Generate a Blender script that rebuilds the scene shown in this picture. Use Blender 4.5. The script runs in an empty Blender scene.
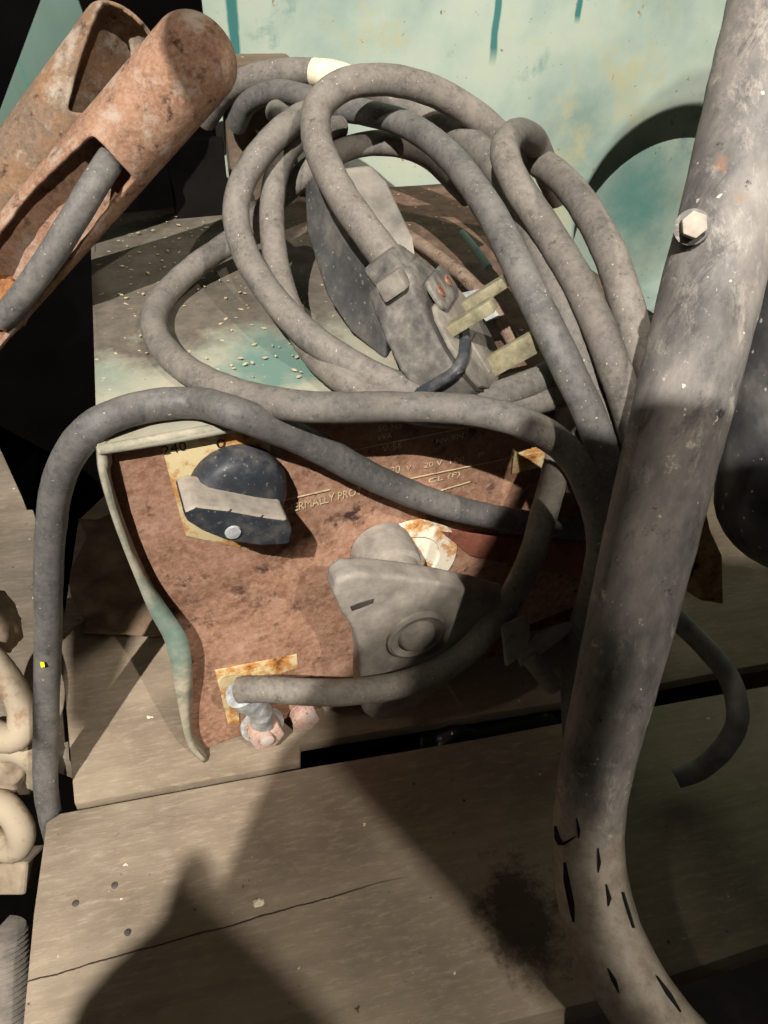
import bpy, bmesh, math, random
from mathutils import Vector, Matrix, noise

random.seed(7)
SC = bpy.context.scene
COL = SC.collection

# ------------------------------------------------------------------ camera frame
FPX = 740.0
def nrm(v): return Vector(v).normalized()
_Z = -nrm((-35, 859, 740))
_X = nrm((3612, -490, 740)); _X = (_X - _Z * _X.dot(_Z)).normalized()
_Y = _Z.cross(_X)
ROT = Matrix((_X, _Y, _Z))          # camera (right, down, forward) -> world
CAM = Vector((0, 0, 0.30))
def ray(px, py): return ROT @ Vector(((px - 384) / FPX, (py - 512) / FPX, 1.0))
def D(px, py, d): return CAM + ray(px, py) * d                     # at a distance from the lens plane
def Zp(px, py, z=0.0):
    r = ray(px, py); return CAM + r * ((z - CAM.z) / r.z)          # on a horizontal plane
def Yp(px, py, y):
    r = ray(px, py); return CAM + r * (y / r.y)                    # on a wall plane
# ------------------------------------------------------------------ welder frame
P0 = Zp(200, 752, 0.0)
YAW = math.radians(7.0)
EX = Vector((math.cos(YAW), math.sin(YAW), 0)); EY = Vector((-math.sin(YAW), math.cos(YAW), 0)); EZ = Vector((0, 0, 1))
def F(px, py, off=0.0):
    """point on the front panel plane pushed OFF metres towards the front"""
    r = ray(px, py); q = P0 - EY * off
    return CAM + r * ((q - CAM).dot(EY) / r.dot(EY))
HT = F(99, 447, 0.004).z                                            # height of the case top
def T(px, py, lift=0.0, r=0.0048): return Zp(px, py, HT + r + lift)
def Lc(p):
    q = p - P0; return (q.dot(EX), q.dot(EY), q.z)
def W(x, y, z): return P0 + EX * x + EY * y + EZ * z

# ------------------------------------------------------------------ object helpers
def link(name, me, m, parent=None):
    o = bpy.data.objects.new(name, me); COL.objects.link(o)
    if m is not None:
        for mm in (m if isinstance(m, (list, tuple)) else [m]): me.materials.append(mm)
    if parent is not None:
        o.parent = parent
        o.matrix_parent_inverse = Matrix.Translation(-world_loc(parent))
    return o
def world_loc(o):
    if o.type == 'EMPTY': return Vector(o.location)
    return Vector((0, 0, 0))
def tag(o, label=None, cat=None, group=None, kind=None):
    if label: o['label'] = label
    if cat: o['category'] = cat
    if group: o['group'] = group
    if kind: o['kind'] = kind
    return o
def thing(name, loc, label, cat, group=None):
    e = bpy.data.objects.new(name, None); COL.objects.link(e)
    e.location = loc; e.empty_display_size = 0.01
    return tag(e, label, cat, group)
def finish(bm, name, m, parent=None, smooth=True, angle=40):
    bmesh.ops.recalc_face_normals(bm, faces=bm.faces)
    me = bpy.data.meshes.new(name); bm.to_mesh(me); bm.free()
    if smooth:
        for p in me.polygons: p.use_smooth = True
        try: me.set_sharp_from_angle(angle=math.radians(angle))
        except Exception: pass
    return link(name, me, m, parent)

def catmull(pts, sub=8):
    P = [Vector(p) for p in pts]
    P = [P[0] * 2 - P[1]] + P + [P[-1] * 2 - P[-2]]
    out = []
    for i in range(1, len(P) - 2):
        p0, p1, p2, p3 = P[i - 1:i + 3]
        t1 = max((p1 - p0).length, 1e-6) ** .5; t2 = max((p2 - p1).length, 1e-6) ** .5; t3 = max((p3 - p2).length, 1e-6) ** .5
        m1 = (p2 - p1) + t2 * ((p1 - p0) / t1 - (p2 - p0) / (t1 + t2))
        m2 = (p2 - p1) + t2 * ((p3 - p2) / t3 - (p3 - p1) / (t2 + t3))
        for k in range(sub):
            s = k / sub
            out.append((2*s**3 - 3*s*s + 1) * p1 + (s**3 - 2*s*s + s) * m1 + (-2*s**3 + 3*s*s) * p2 + (s**3 - s*s) * m2)
    out.append(P[-2])
    return out
def sweep(bm, pts, rad, n=16, cap=True, wob=0.0, mi=0, seed=0):
    """tube of radius RAD (number or function of 0..1) along pts"""
    N = len(pts); tan = []
    for i in range(N):
        t = (pts[min(i + 1, N - 1)] - pts[max(i - 1, 0)]); tan.append(t.normalized())
    a = Vector((0, 0, 1)) if abs(tan[0].z) < .9 else Vector((1, 0, 0))
    u = (a - tan[0] * a.dot(tan[0])).normalized(); rings = []
    for i in range(N):
        u = (u - tan[i] * u.dot(tan[i])).normalized(); v = tan[i].cross(u)
        r = rad(i / (N - 1)) if callable(rad) else rad
        ring = []
        for k in range(n):
            an = 2 * math.pi * k / n
            d = u * math.cos(an) + v * math.sin(an); rr = r
            if wob: rr *= 1 + wob * noise.noise((pts[i] + d * r) * 160 + Vector((seed, seed, 0)))
            ring.append(bm.verts.new(pts[i] + d * rr))
        rings.append(ring)
    for i in range(N - 1):
        for k in range(n):
            f = bm.faces.new((rings[i][k], rings[i][(k + 1) % n], rings[i + 1][(k + 1) % n], rings[i + 1][k])); f.material_index = mi
    if cap:
        f = bm.faces.new(rings[0][::-1]); f.material_index = mi
        f = bm.faces.new(rings[-1]); f.material_index = mi
    return rings
def tube(name, pts, rad, m, parent=None, sub=8, n=16, wob=0.0, straight=False):
    bm = bmesh.new(); pp = [Vector(p) for p in pts] if straight else catmull(pts, sub)
    sweep(bm, pp, rad, n, True, wob, 0, random.random() * 50)
    return finish(bm, name, m, parent, angle=60)
def prism_bm(poly, vec, bev=0.0, seg=2, bm=None):
    """closed polygon of 3-D points extruded by vec"""
    own = bm is None
    if own: bm = bmesh.new()
    a = [bm.verts.new(Vector(p)) for p in poly]; b = [bm.verts.new(Vector(p) + Vector(vec)) for p in poly]
    n = len(a)
    fs = [bm.faces.new(a), bm.faces.new(b[::-1])]
    for i in range(n): fs.append(bm.faces.new((a[i], b[i], b[(i + 1) % n], a[(i + 1) % n])))
    bmesh.ops.recalc_face_normals(bm, faces=fs)
    if bev:
        es = {e for f in fs for e in f.edges}
        bmesh.ops.bevel(bm, geom=list(es), offset=bev, segments=seg, affect='EDGES', profile=.6, clamp_overlap=True)
    return bm
def prism(name, poly, vec, m, parent=None, bev=0.0, seg=2):
    return finish(prism_bm(poly, vec, bev, seg), name, m, parent, angle=35)
def lathe(name, org, axis, prof, m, parent=None, n=32, ref=None):
    """prof: list of (distance along axis, radius)"""
    bm = bmesh.new(); ax = Vector(axis).normalized()
    a = ref or (Vector((0, 0, 1)) if abs(ax.z) < .9 else Vector((1, 0, 0)))
    u = (a - ax * a.dot(ax)).normalized(); v = ax.cross(u); rings = []
    for h, r in prof:
        c = Vector(org) + ax * h
        if r < 1e-6: rings.append([bm.verts.new(c)]); continue
        rings.append([bm.verts.new(c + (u * math.cos(2*math.pi*k/n) + v * math.sin(2*math.pi*k/n)) * r) for k in range(n)])
    for A, B in zip(rings, rings[1:]):
        for k in range(n):
            k2 = (k + 1) % n
            if len(A) == 1 and len(B) == 1: continue
            if len(A) == 1: bm.faces.new((A[0], B[k], B[k2]))
            elif len(B) == 1: bm.faces.new((A[k], A[k2], B[0]))
            else: bm.faces.new((A[k], A[k2], B[k2], B[k]))
    for R_ in (rings[0], rings[-1]):
        if len(R_) > 2: bm.faces.new(R_)
    return finish(bm, name, m, parent, angle=40)
def blob(name, c, rx, ry, rz, m, parent=None, rough=.25, fr=40, rot=(0, 0, 0), sub=4):
    bm = bmesh.new(); bmesh.ops.create_icosphere(bm, subdivisions=sub, radius=1)
    M = Matrix.Rotation(rot[2], 3, 'Z') @ Matrix.Rotation(rot[1], 3, 'Y') @ Matrix.Rotation(rot[0], 3, 'X')
    sd = Vector((random.random() * 9, random.random() * 9, 3))
    for v in bm.verts:
        d = v.co.copy()
        k = 1 + rough * noise.fractal(d * 1.6 + sd, .8, 2.0, 4)
        v.co = Vector(c) + M @ Vector((d.x * rx * k, d.y * ry * k, d.z * rz * k))
    return finish(bm, name, m, parent, angle=60)
def box_pts(c, ux, uy, uz, hx, hy):
    """rectangle polygon round c"""
    return [c - ux*hx - uy*hy, c + ux*hx - uy*hy, c + ux*hx + uy*hy, c - ux*hx + uy*hy]

# ------------------------------------------------------------------ materials
def s2l(c):
    return tuple(((x / 255) / 12.92 if x <= 10 else (((x / 255) + .055) / 1.055) ** 2.4) for x in c) + (1,)
class Nt:
    def __init__(s, name):
        s.m = bpy.data.materials.new(name); s.m.use_nodes = True
        s.t = s.m.node_tree; s.b = s.t.nodes['Principled BSDF']
        s.co = s.t.nodes.new('ShaderNodeTexCoord').outputs['Object']
    def noise(s, scale, detail=6, rough=.6, stretch=None, off=0.0, dist=0.0):
        n = s.t.nodes.new('ShaderNodeTexNoise'); n.inputs['Scale'].default_value = scale
        n.inputs['Detail'].default_value = detail; n.inputs['Roughness'].default_value = rough; n.inputs['Distortion'].default_value = dist
        mp = s.t.nodes.new('ShaderNodeMapping'); mp.inputs['Location'].default_value = (off, off * .7, off * 1.3)
        if stretch:
            mp.inputs['Scale'].default_value = stretch[:3]
            if len(stretch) > 3: mp.inputs['Rotation'].default_value = stretch[3:]
        s.t.links.new(s.co, mp.inputs['Vector']); s.t.links.new(mp.outputs[0], n.inputs['Vector'])
        return n.outputs['Fac']
    def ramp(s, fac, stops):
        r = s.t.nodes.new('ShaderNodeValToRGB'); e = r.color_ramp.elements
        while len(e) < len(stops): e.new(.5)
        for x, (p, c) in zip(e, stops):
            x.position = p; x.color = s2l(c) if len(c) == 3 else c
        s.t.links.new(fac, r.inputs['Fac']); return r.outputs['Color']
    def step(s, fac, a, b):
        r = s.t.nodes.new('ShaderNodeMapRange'); r.inputs['From Min'].default_value = a; r.inputs['From Max'].default_value = b
        s.t.links.new(fac, r.inputs['Value']); return r.outputs['Result']
    def mix(s, fac, a, b):
        x = s.t.nodes.new('ShaderNodeMix'); x.data_type = 'RGBA'
        if isinstance(fac, (int, float)): x.inputs[0].default_value = fac
        else: s.t.links.new(fac, x.inputs[0])
        for i, c in ((6, a), (7, b)):
            if isinstance(c, tuple): x.inputs[i].default_value = s2l(c) if len(c) == 3 else c
            else: s.t.links.new(c, x.inputs[i])
        return x.outputs[2]
    def math(s, op, a, b=None):
        x = s.t.nodes.new('ShaderNodeMath'); x.operation = op
        for i, c in ((0, a), (1, b)):
            if c is None: continue
            if isinstance(c, (int, float)): x.inputs[i].default_value = c
            else: s.t.links.new(c, x.inputs[i])
        return x.outputs[0]
    def dot(s, v, c=0.0):
        d = s.t.nodes.new('ShaderNodeVectorMath'); d.operation = 'DOT_PRODUCT'
        s.t.links.new(s.co, d.inputs[0]); d.inputs[1].default_value = v
        return s.math('ADD', d.outputs['Value'], c)
    def dist(s, p, sc=(1, 1, 1)):
        mp = s.t.nodes.new('ShaderNodeVectorMath'); mp.operation = 'SUBTRACT'
        s.t.links.new(s.co, mp.inputs[0]); mp.inputs[1].default_value = p
        m2 = s.t.nodes.new('ShaderNodeVectorMath'); m2.operation = 'MULTIPLY'
        s.t.links.new(mp.outputs[0], m2.inputs[0]); m2.inputs[1].default_value = sc
        l = s.t.nodes.new('ShaderNodeVectorMath'); l.operation = 'LENGTH'
        s.t.links.new(m2.outputs[0], l.inputs[0]); return l.outputs['Value']
    def out(s, col, rough=.8, metal=0.0, bump=None, bs=.3, bd=.001):
        s.t.links.new(col, s.b.inputs['Base Color']) if not isinstance(col, tuple) else setattr(s.b.inputs['Base Color'], 'default_value', s2l(col))
        if isinstance(rough, (int, float)): s.b.inputs['Roughness'].default_value = rough
        else: s.t.links.new(rough, s.b.inputs['Roughness'])
        s.b.inputs['Metallic'].default_value = metal
        s.b.inputs['Specular IOR Level'].default_value = .35
        if bump is not None:
            b = s.t.nodes.new('ShaderNodeBump'); b.inputs['Strength'].default_value = bs; b.inputs['Distance'].default_value = bd
            s.t.links.new(bump, b.inputs['Height']); s.t.links.new(b.outputs[0], s.b.inputs['Normal'])
        return s.m

def m_cable(name, lo, mid, hi, off=0.0, rough=.7):
    k = Nt(name)
    a = k.noise(95, 10, .74, off=off); b = k.noise(520, 8, .75, off=off + 3)
    c = k.ramp(a, [(.30, lo), (.50, mid), (.72, hi)])
    c = k.mix(k.math('MULTIPLY', k.step(b, .40, .68), .7), c, hi)
    c = k.mix(k.step(k.noise(260, 8, .75, off=off + 6), .57, .68), c, lo)
    c = k.mix(k.step(k.noise(900, 2, .5, off=off + 9), .71, .76), c, (196, 184, 164))
    return k.out(c, rough, 0, b, .35, .0006)
M_CABLE = m_cable('dusty_rubber', (76, 73, 69), (104, 99, 93), (132, 125, 115))
M_CABLE2 = m_cable('dusty_rubber_brown', (78, 74, 69), (106, 100, 93), (134, 126, 116), 5)
M_CABLE3 = m_cable('dark_rubber', (64, 63, 62), (90, 88, 86), (120, 116, 109), 11, .55)
M_CABLE4 = m_cable('worn_rubber', (80, 76, 70), (110, 104, 95), (138, 129, 117), 17)

def m_rust(name, cols, sc=60, off=0.0, pale=None, dark=True):
    k = Nt(name)
    a = k.noise(sc, 10, .72, off=off); b = k.noise(sc * 9, 8, .75, off=off + 2)
    c = k.ramp(a, [(.28 + .44 * i / (len(cols) - 1), x) for i, x in enumerate(cols)])
    c = k.mix(k.math('MULTIPLY', k.step(b, .42, .70), .75), c, cols[-1])
    if dark:
        c = k.mix(k.step(k.noise(sc * 2.2, 8, .7, off=off + 5), .57, .67), c, (66, 46, 38))
    if pale: c = k.mix(k.step(k.noise(sc * 1.1, 9, .7, off=off + 7), .52, .64), c, pale)
    return k.out(c, .92, 0, b, .6, .0008)
M_RUST = m_rust('rusted_panel', [(84, 58, 44), (128, 90, 68), (156, 116, 92), (190, 156, 132)], 40)
M_RUSTT = m_rust('rusted_tube', [(92, 66, 50), (122, 88, 66), (146, 110, 86), (170, 142, 122)], 70, 3, (164, 148, 134))
M_RUSTG = m_rust('grey_brown_tube', [(78, 66, 56), (104, 88, 74), (126, 94, 66), (146, 120, 98)], 60, 6, (158, 146, 130))
M_RUSTD = m_rust('brown_rust', [(70, 46, 34), (104, 66, 44), (150, 98, 58), (178, 124, 76)], 70, 8)
M_RUSTR = m_rust('red_oxide_bar', [(96, 54, 40), (128, 74, 56), (146, 90, 70)], 50, 12)
M_STRAP = m_rust('brown_strap', [(84, 62, 50), (112, 88, 72), (140, 118, 100), (164, 146, 128)], 90, 15)
M_RUSTP = m_rust('rust_pink_bolt', [(120, 84, 70), (160, 120, 104), (186, 154, 138), (208, 184, 168)], 120, 4, (176, 166, 156), True)

def m_plate(name, base, rust1, rust2, lo=.48, hi=.58, sc=90, off=0.0):
    k = Nt(name)
    a = k.noise(sc, 9, .7, off=off)
    c = k.mix(k.step(a, lo, hi), base, rust1)
    c = k.mix(k.step(a, hi + .02, hi + .10), c, rust2)
    return k.out(c, .75, 0, a, .3, .0006)
M_DIAL = m_plate('yellowed_plate', (206, 188, 144), (182, 128, 68), (110, 68, 40), .46, .55, 90)
M_DIALW = m_plate('white_rusty_ring', (236, 226, 204), (204, 150, 92), (142, 84, 52), .47, .56, 110, 4)

def m_case():
    k = Nt('green_case_paint')
    a = k.noise(22, 8, .6); b = k.noise(240, 8, .75, off=4)
    c = k.ramp(a, [(.30, (118, 130, 116)), (.44, (146, 147, 130)), (.58, (162, 156, 137)), (.72, (148, 138, 118))])
    c = k.mix(k.step(k.math('ADD', k.dist(tuple(Zp(285, 362, HT)), (1, 1, 0)), k.math('MULTIPLY', k.math('SUBTRACT', k.noise(60, 8, .7, off=9), .5), .05)), .026, .010), c, (98, 124, 113))
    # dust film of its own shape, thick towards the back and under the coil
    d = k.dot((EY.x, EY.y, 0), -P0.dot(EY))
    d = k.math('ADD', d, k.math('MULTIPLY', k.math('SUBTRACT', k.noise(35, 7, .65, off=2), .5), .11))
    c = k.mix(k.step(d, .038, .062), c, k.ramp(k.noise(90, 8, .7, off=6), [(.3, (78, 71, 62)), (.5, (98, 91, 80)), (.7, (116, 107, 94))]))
    x = k.dot((EX.x, EX.y, 0), -P0.dot(EX))
    x = k.math('ADD', x, k.math('MULTIPLY', k.math('SUBTRACT', k.noise(40, 7, .65, off=12), .5), .06))
    c = k.mix(k.step(x, .085, .11), c, k.ramp(k.noise(120, 8, .75, off=8), [(.3, (66, 50, 42)), (.5, (98, 76, 62)), (.7, (128, 102, 82))]))
    c = k.mix(k.step(b, .62, .70), c, (128, 92, 62))
    c = k.mix(k.step(k.noise(330, 3, .5, off=14), .69, .72), c, (186, 170, 136))
    return k.out(c, .85, 0, b, .4, .0005)
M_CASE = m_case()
def m_lip():
    k = Nt('worn_case_edge')
    a = k.noise(120, 8, .7)
    c = k.ramp(a, [(.32, (118, 124, 108)), (.48, (156, 150, 130)), (.60, (180, 170, 150)), (.74, (150, 122, 96))])
    d = k.math('ADD', k.dist(tuple(F(166, 628, .005)), (1, 1, .75)), k.math('MULTIPLY', k.math('SUBTRACT', k.noise(90, 7, .7, off=4), .5), .02))
    c = k.mix(k.math('MULTIPLY', k.step(d, .022, .010), .6), c, (82, 124, 114))
    return k.out(c, .8, 0, a, .4, .0006)
M_LIP = m_lip()

def m_simple(name, cols, sc=80, rough=.7, metal=0.0, off=0.0, bs=.3, specks=None):
    k = Nt(name); a = k.noise(sc, 8, .65, off=off)
    c = k.ramp(a, [(.3 + .4 * i / max(1, len(cols) - 1), x) for i, x in enumerate(cols)])
    if specks: c = k.mix(k.step(k.noise(sc * 9, 3, .5, off=off + 3), .66, .70), c, specks)
    return k.out(c, rough, metal, a, bs, .0006)
M_BLACK = m_simple('black_plastic', [(34, 37, 42), (52, 55, 60), (100, 97, 92)], 90, .5, 0, 0, .3, (116, 111, 103))
M_DUST = m_simple('thick_dust', [(140, 130, 118), (162, 152, 138), (178, 166, 150)], 260, .95)
M_GREYK = m_simple('dusty_grey_moulding', [(112, 106, 98), (134, 127, 117), (154, 145, 132)], 150, .8, 0, 2, .35)
M_PLUG = m_simple('grimy_plug_rubber', [(60, 58, 56), (96, 92, 86), (136, 129, 118)], 150, .65, 0, 4, .4)
M_PLUGF = m_simple('plug_face', [(84, 80, 74), (116, 110, 101), (142, 135, 122)], 130, .75, 0, 7, .4)
M_BOX = m_simple('black_dusty_socket', [(52, 52, 53), (76, 75, 74), (112, 107, 100)], 70, .6, 0, 9, .3, (140, 132, 120))
M_SOCK = m_simple('dusty_socket_top', [(92, 89, 84), (124, 118, 109), (150, 142, 130)], 60, .7, 0, 9, .3)
M_BRASS = m_simple('tarnished_brass', [(104, 98, 76), (136, 129, 104), (160, 151, 120)], 260, .5, .15, 1, .3)
M_COPPER = m_simple('copper_screw', [(112, 76, 58), (150, 106, 84), (176, 134, 110)], 300, .5, .3)
M_SILVER = m_simple('crimped_metal', [(130, 132, 132), (178, 180, 178), (214, 214, 210)], 240, .45, .15, 3, .6)
M_TAPE = m_simple('cream_tape', [(190, 180, 150), (214, 204, 174), (226, 218, 192)], 200, .8)
M_HOLE = m_simple('dark_hole', [(10, 9, 8), (16, 14, 12)], 60, .95)
M_INK = m_simple('black_ink', [(34, 28, 22), (50, 40, 30)], 300, .8)
M_CREAM = m_simple('cream_print', [(160, 132, 96), (208, 186, 146), (220, 202, 164)], 500, .8)
M_DARKM = m_simple('dark_metal', [(40, 38, 36), (62, 58, 54), (84, 78, 70)], 90, .6, .1)
M_GREYM = m_simple('grey_metal', [(104, 103, 101), (132, 130, 126), (158, 154, 146)], 90, .55, .1, 6)
M_TEAL = m_simple('teal_plastic', [(116, 146, 140), (146, 174, 166)], 200, .7)
M_PALE = m_simple('pale_fleck', [(168, 150, 118), (196, 178, 146)], 300, .9)
M_YEL = m_simple('yellow_paint', [(220, 206, 30), (236, 222, 50)], 300, .6)
M_SOIL = m_simple('shade_black_soil', [(4, 4, 3), (8, 7, 6), (14, 12, 10)], 25, 1.0)  # near-black colour stands in for the unlit depth below the boards
M_SHED = m_simple('shade_black_boards', [(7, 6, 6), (12, 11, 10)], 20, 1.0)  # darkness of the unlit background is put into this wall colour
M_SOIL2 = m_simple('near_black_steel', [(16, 15, 14), (26, 24, 22)], 60, .9)  # very dark even tone for the steel angle
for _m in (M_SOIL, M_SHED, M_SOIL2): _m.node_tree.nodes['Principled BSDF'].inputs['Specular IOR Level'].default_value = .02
M_LINK = m_plate('limed_chain', (164, 150, 128), (138, 114, 88), (96, 76, 58), .50, .62, 75, 2)
M_STONE = m_simple('tan_lump', [(112, 98, 82), (146, 130, 110), (172, 156, 134)], 60, .95, 0, 8, .5)
M_FLAP = m_simple('brown_sacking', [(74, 60, 46), (104, 86, 68), (126, 106, 84)], 60, .95, 0, 3, .4)
M_CHIP = m_plate('chipped_yellow_paint', (176, 150, 108), (150, 112, 66), (40, 28, 20), .44, .52, 95, 6)

def m_pipe():
    k = Nt('scuffed_pipe_paint')
    st = (1.6, 1.6, .55, .25, -.5, 0)
    a = k.noise(38, 9, .7, st); b = k.noise(260, 8, .75)
    c = k.ramp(a, [(.28, (70, 68, 67)), (.42, (104, 100, 96)), (.56, (132, 126, 119)), (.72, (156, 148, 138))])
    c = k.mix(k.step(k.noise(90, 10, .78, off=4), .60, .66), c, (186, 176, 162))
    c = k.mix(k.step(k.noise(140, 9, .75, off=8), .62, .68), c, (50, 48, 48))
    c = k.mix(k.step(k.noise(34, 7, .6, off=13), .66, .72), c, (146, 108, 84))
    c = k.mix(k.step(k.noise(420, 2, .5, off=9), .73, .76), c, (206, 198, 182))
    c = k.mix(k.math('MULTIPLY', k.step(k.noise(150, 10, .8, (1, .3, .4, .4, .9, .3), 21), .54, .64), .6), c, (176, 167, 154))
    c = k.mix(k.math('MULTIPLY', k.step(k.noise(120, 10, .8, (.4, 1, .3, .4, -.6, .3), 31), .55, .64), .7), c, (66, 63, 61))
    ft = k.math('ADD', k.dot((0, 0, -1), .075), k.math('MULTIPLY', k.math('SUBTRACT', k.noise(70, 9, .75, off=41), .5), .05))
    c = k.mix(k.math('MULTIPLY', k.step(ft, 0, .012), .75), c, k.ramp(k.noise(120, 9, .75, off=44), [(.3, (104, 90, 72)), (.5, (150, 138, 120)), (.7, (176, 166, 148))]))
    return k.out(c, .6, 0, b, .4, .0006)
M_PIPE = m_pipe()
def m_vessel():
    k = Nt('glossy_black_speckled')
    a = k.noise(40, 8, .65); c = k.ramp(a, [(.3, (40, 41, 43)), (.5, (74, 73, 73)), (.7, (124, 119, 113))])
    c = k.mix(k.step(k.noise(380, 3, .5, off=2), .68, .72), c, (176, 172, 164))
    return k.out(c, .38, 0, a, .2, .0005)
M_VESSEL = m_vessel()

def m_wood(name, cols, along, crack=None, stain=None, off=0.0):
    k = Nt(name)
    ang = math.atan2(along.y, along.x)
    g = k.noise(30, 9, .7, (.25, 3.2, 1, 0, 0, -ang), off); f = k.noise(300, 8, .75, (.35, 1.4, 1, 0, 0, -ang), off + 3)
    c = k.ramp(k.noise(16, 7, .6, off=off + 1), [(.3, cols[0]), (.5, cols[1]), (.7, cols[2])])
    c = k.mix(k.math('MULTIPLY', k.step(g, .42, .66), .55), c, cols[0])
    c = k.mix(k.math('MULTIPLY', k.step(f, .50, .72), .5), c, cols[3])
    c = k.mix(k.step(k.noise(170, 4, .6, off=off + 6), .68, .73), c, (74, 58, 44))
    c = k.mix(k.step(k.noise(210, 3, .5, off=off + 16), .725, .75), c, (214, 200, 176))
    if stain:
        p, sc, r = stain
        d = k.math('ADD', k.dist(p, sc), k.math('MULTIPLY', k.math('SUBTRACT', k.noise(75, 10, .8, off=4), .5), r * 3.2))
        c = k.mix(k.math('MULTIPLY', k.step(d, r * 1.15, r * .55), .85), c, (56, 45, 38))
    h = f
    if crack:
        p, q = crack
        t = (q - p); n = Vector((-t.y, t.x, 0)).normalized()
        d = k.dot(tuple(n), -n.dot(p))
        d = k.math('ABSOLUTE', k.math('ADD', d, k.math('MULTIPLY', k.math('SUBTRACT', k.noise(45, 6, .6, off=7), .5), .003)))
        e = k.step(k.dot(tuple(t.normalized()), -t.normalized().dot(q)), .012, -.02)
        w = k.math('MULTIPLY', k.step(d, .00040, .00016), e)
        c = k.mix(w, c, (48, 36, 27)); h = k.math('SUBTRACT', f, w)
    return k.out(c, .9, 0, h, .45, .0009)
XD = Vector((1, 0, 0))
WOODC = [(116, 102, 86), (142, 128, 109), (160, 145, 124), (180, 166, 145)]
M_WOODF = m_wood('weathered_board', WOODC, XD, (Zp(30, 980), Zp(392, 880)), (tuple(Zp(520, 915)), (1, .75, 1), .017))
M_WOODR = m_wood('weathered_board_rear', [(112, 98, 82), (138, 123, 104), (156, 141, 120), (176, 161, 139)], XD, None, None, 5)
M_WOODL = m_wood('grey_board', [(104, 94, 80), (130, 118, 102), (150, 138, 120), (166, 154, 136)], XD, None, None, 9)
M_BLOCK = m_wood('brown_block', [(84, 72, 58), (108, 94, 78), (122, 106, 88), (136, 120, 100)], XD, None, None, 12)

def m_wall():
    k = Nt('pale_green_enamel')
    a = k.noise(11, 7, .6); f = k.noise(160, 8, .75)
    c = k.ramp(a, [(.34, (122, 140, 130)), (.46, (144, 160, 148)), (.56, (160, 172, 157)), (.70, (174, 177, 152))])
    c = k.mix(k.step(k.noise(26, 7, .65, off=3), .60, .72), c, (96, 126, 120))
    c = k.mix(k.math('MULTIPLY', k.step(k.noise(20, 8, .7, off=8), .56, .68), .8), c, (164, 160, 124))
    p = Yp(655, 215, .43)
    d = k.math('ADD', k.dist(tuple(p), (1, 0, .8)), k.math('MULTIPLY', k.math('SUBTRACT', k.noise(50, 7, .65, off=5), .5), .05))
    c = k.mix(k.step(d, .034, .008), c, (92, 134, 124))
    for (x0, y0, hw, ln) in ((497, 18, .0024, .022), (580, 2, .0020, .010), (232, 10, .0030, .03), (42, 105, .0008, .03)):
        q = Yp(x0, y0, .43)
        dx = k.math('ABSOLUTE', k.math('ADD', k.dot((1, 0, 0), -q.x), k.math('MULTIPLY', k.math('SUBTRACT', k.noise(60, 3, .5, off=x0), .5), .003)))
        dz = k.math('MULTIPLY', k.math('SUBTRACT', q.z, k.dot((0, 0, 1))), 1.0)
        w = k.math('MULTIPLY', k.step(dx, hw, hw * .6), k.step(dz, ln, ln * .6))
        c = k.mix(w, c, (56, 108, 104))
    c = k.mix(k.step(k.noise(240, 4, .6, off=12), .68, .72), c, (118, 104, 74))
    c = k.mix(k.step(k.noise(150, 6, .7, off=22), .66, .71), c, (130, 116, 80))
    return k.out(c, .55, 0, f, .1, .0005)
M_WALL = m_wall()
def m_door():
    k = Nt('faded_green_sheet'); a = k.noise(14, 7, .6, (1, 1, .4))
    c = k.ramp(a, [(.35, (70, 90, 80)), (.52, (80, 100, 90)), (.68, (90, 110, 98))])
    q = Yp(40, 120, .40)
    w = k.math('MULTIPLY', k.step(k.math('ABSOLUTE', k.dot((1, 0, .12), -q.x - .12 * q.z)), .0009, .0004), 1.0)
    c = k.mix(k.math('MULTIPLY', w, k.step(k.noise(60, 4, .6), .45, .55)), c, (58, 98, 88))
    return k.out(c, .7, 0, a, .1, .0005)
M_DOOR = m_door()

# ================================================================== SETTING
def slab(name, px, z, th, m, label, cat, bev=.0012, group=None):
    o = prism(name, [Zp(x, y, z) for x, y in px], (0, 0, -th), m, None, bev, 2)
    return tag(o, label, cat, group)

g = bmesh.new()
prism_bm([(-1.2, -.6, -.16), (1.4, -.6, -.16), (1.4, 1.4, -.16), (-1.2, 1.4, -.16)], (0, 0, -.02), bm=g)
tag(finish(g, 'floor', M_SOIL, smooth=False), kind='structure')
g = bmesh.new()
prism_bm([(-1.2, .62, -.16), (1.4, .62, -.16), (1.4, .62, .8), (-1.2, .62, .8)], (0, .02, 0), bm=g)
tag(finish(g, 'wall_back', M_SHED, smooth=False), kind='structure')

# pallet boards (the deck everything stands on)
slab('deck_board', [(46, 822), (60, 813), (300, 768.5), (480, 738), (570, 721), (742, 690), (900, 662), (900, 900), (768, 944), (600, 1000), (490, 1026), (400, 1052), (20, 1130), (22, 1030), (33, 915)],
     0, .022, M_WOODF, 'broad weathered front board with a long split and a dark oil stain', 'board')
slab('deck_board', [(74, 804), (300, 763), (300, 744), (480, 715), (570, 701), (742, 668), (900, 638), (700, 420), (260, 420), (130, 470), (78, 520), (60, 640)],
     0, .007, M_WOODR, 'weathered rear board that the rusty welder stands on', 'board')
slab('deck_board', [(-90, 380), (-8, 430), (22, 496), (-90, 508)], -.012, .02, M_WOODL, 'grey board end beyond the dark gap, under the rusty tubes', 'board')
slab('deck_board', [(-90, 516), (33, 509), (60, 602), (70, 760), (-90, 700)], -.02, .02, M_WOODL, 'low board end behind the pale chain links', 'board')

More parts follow.
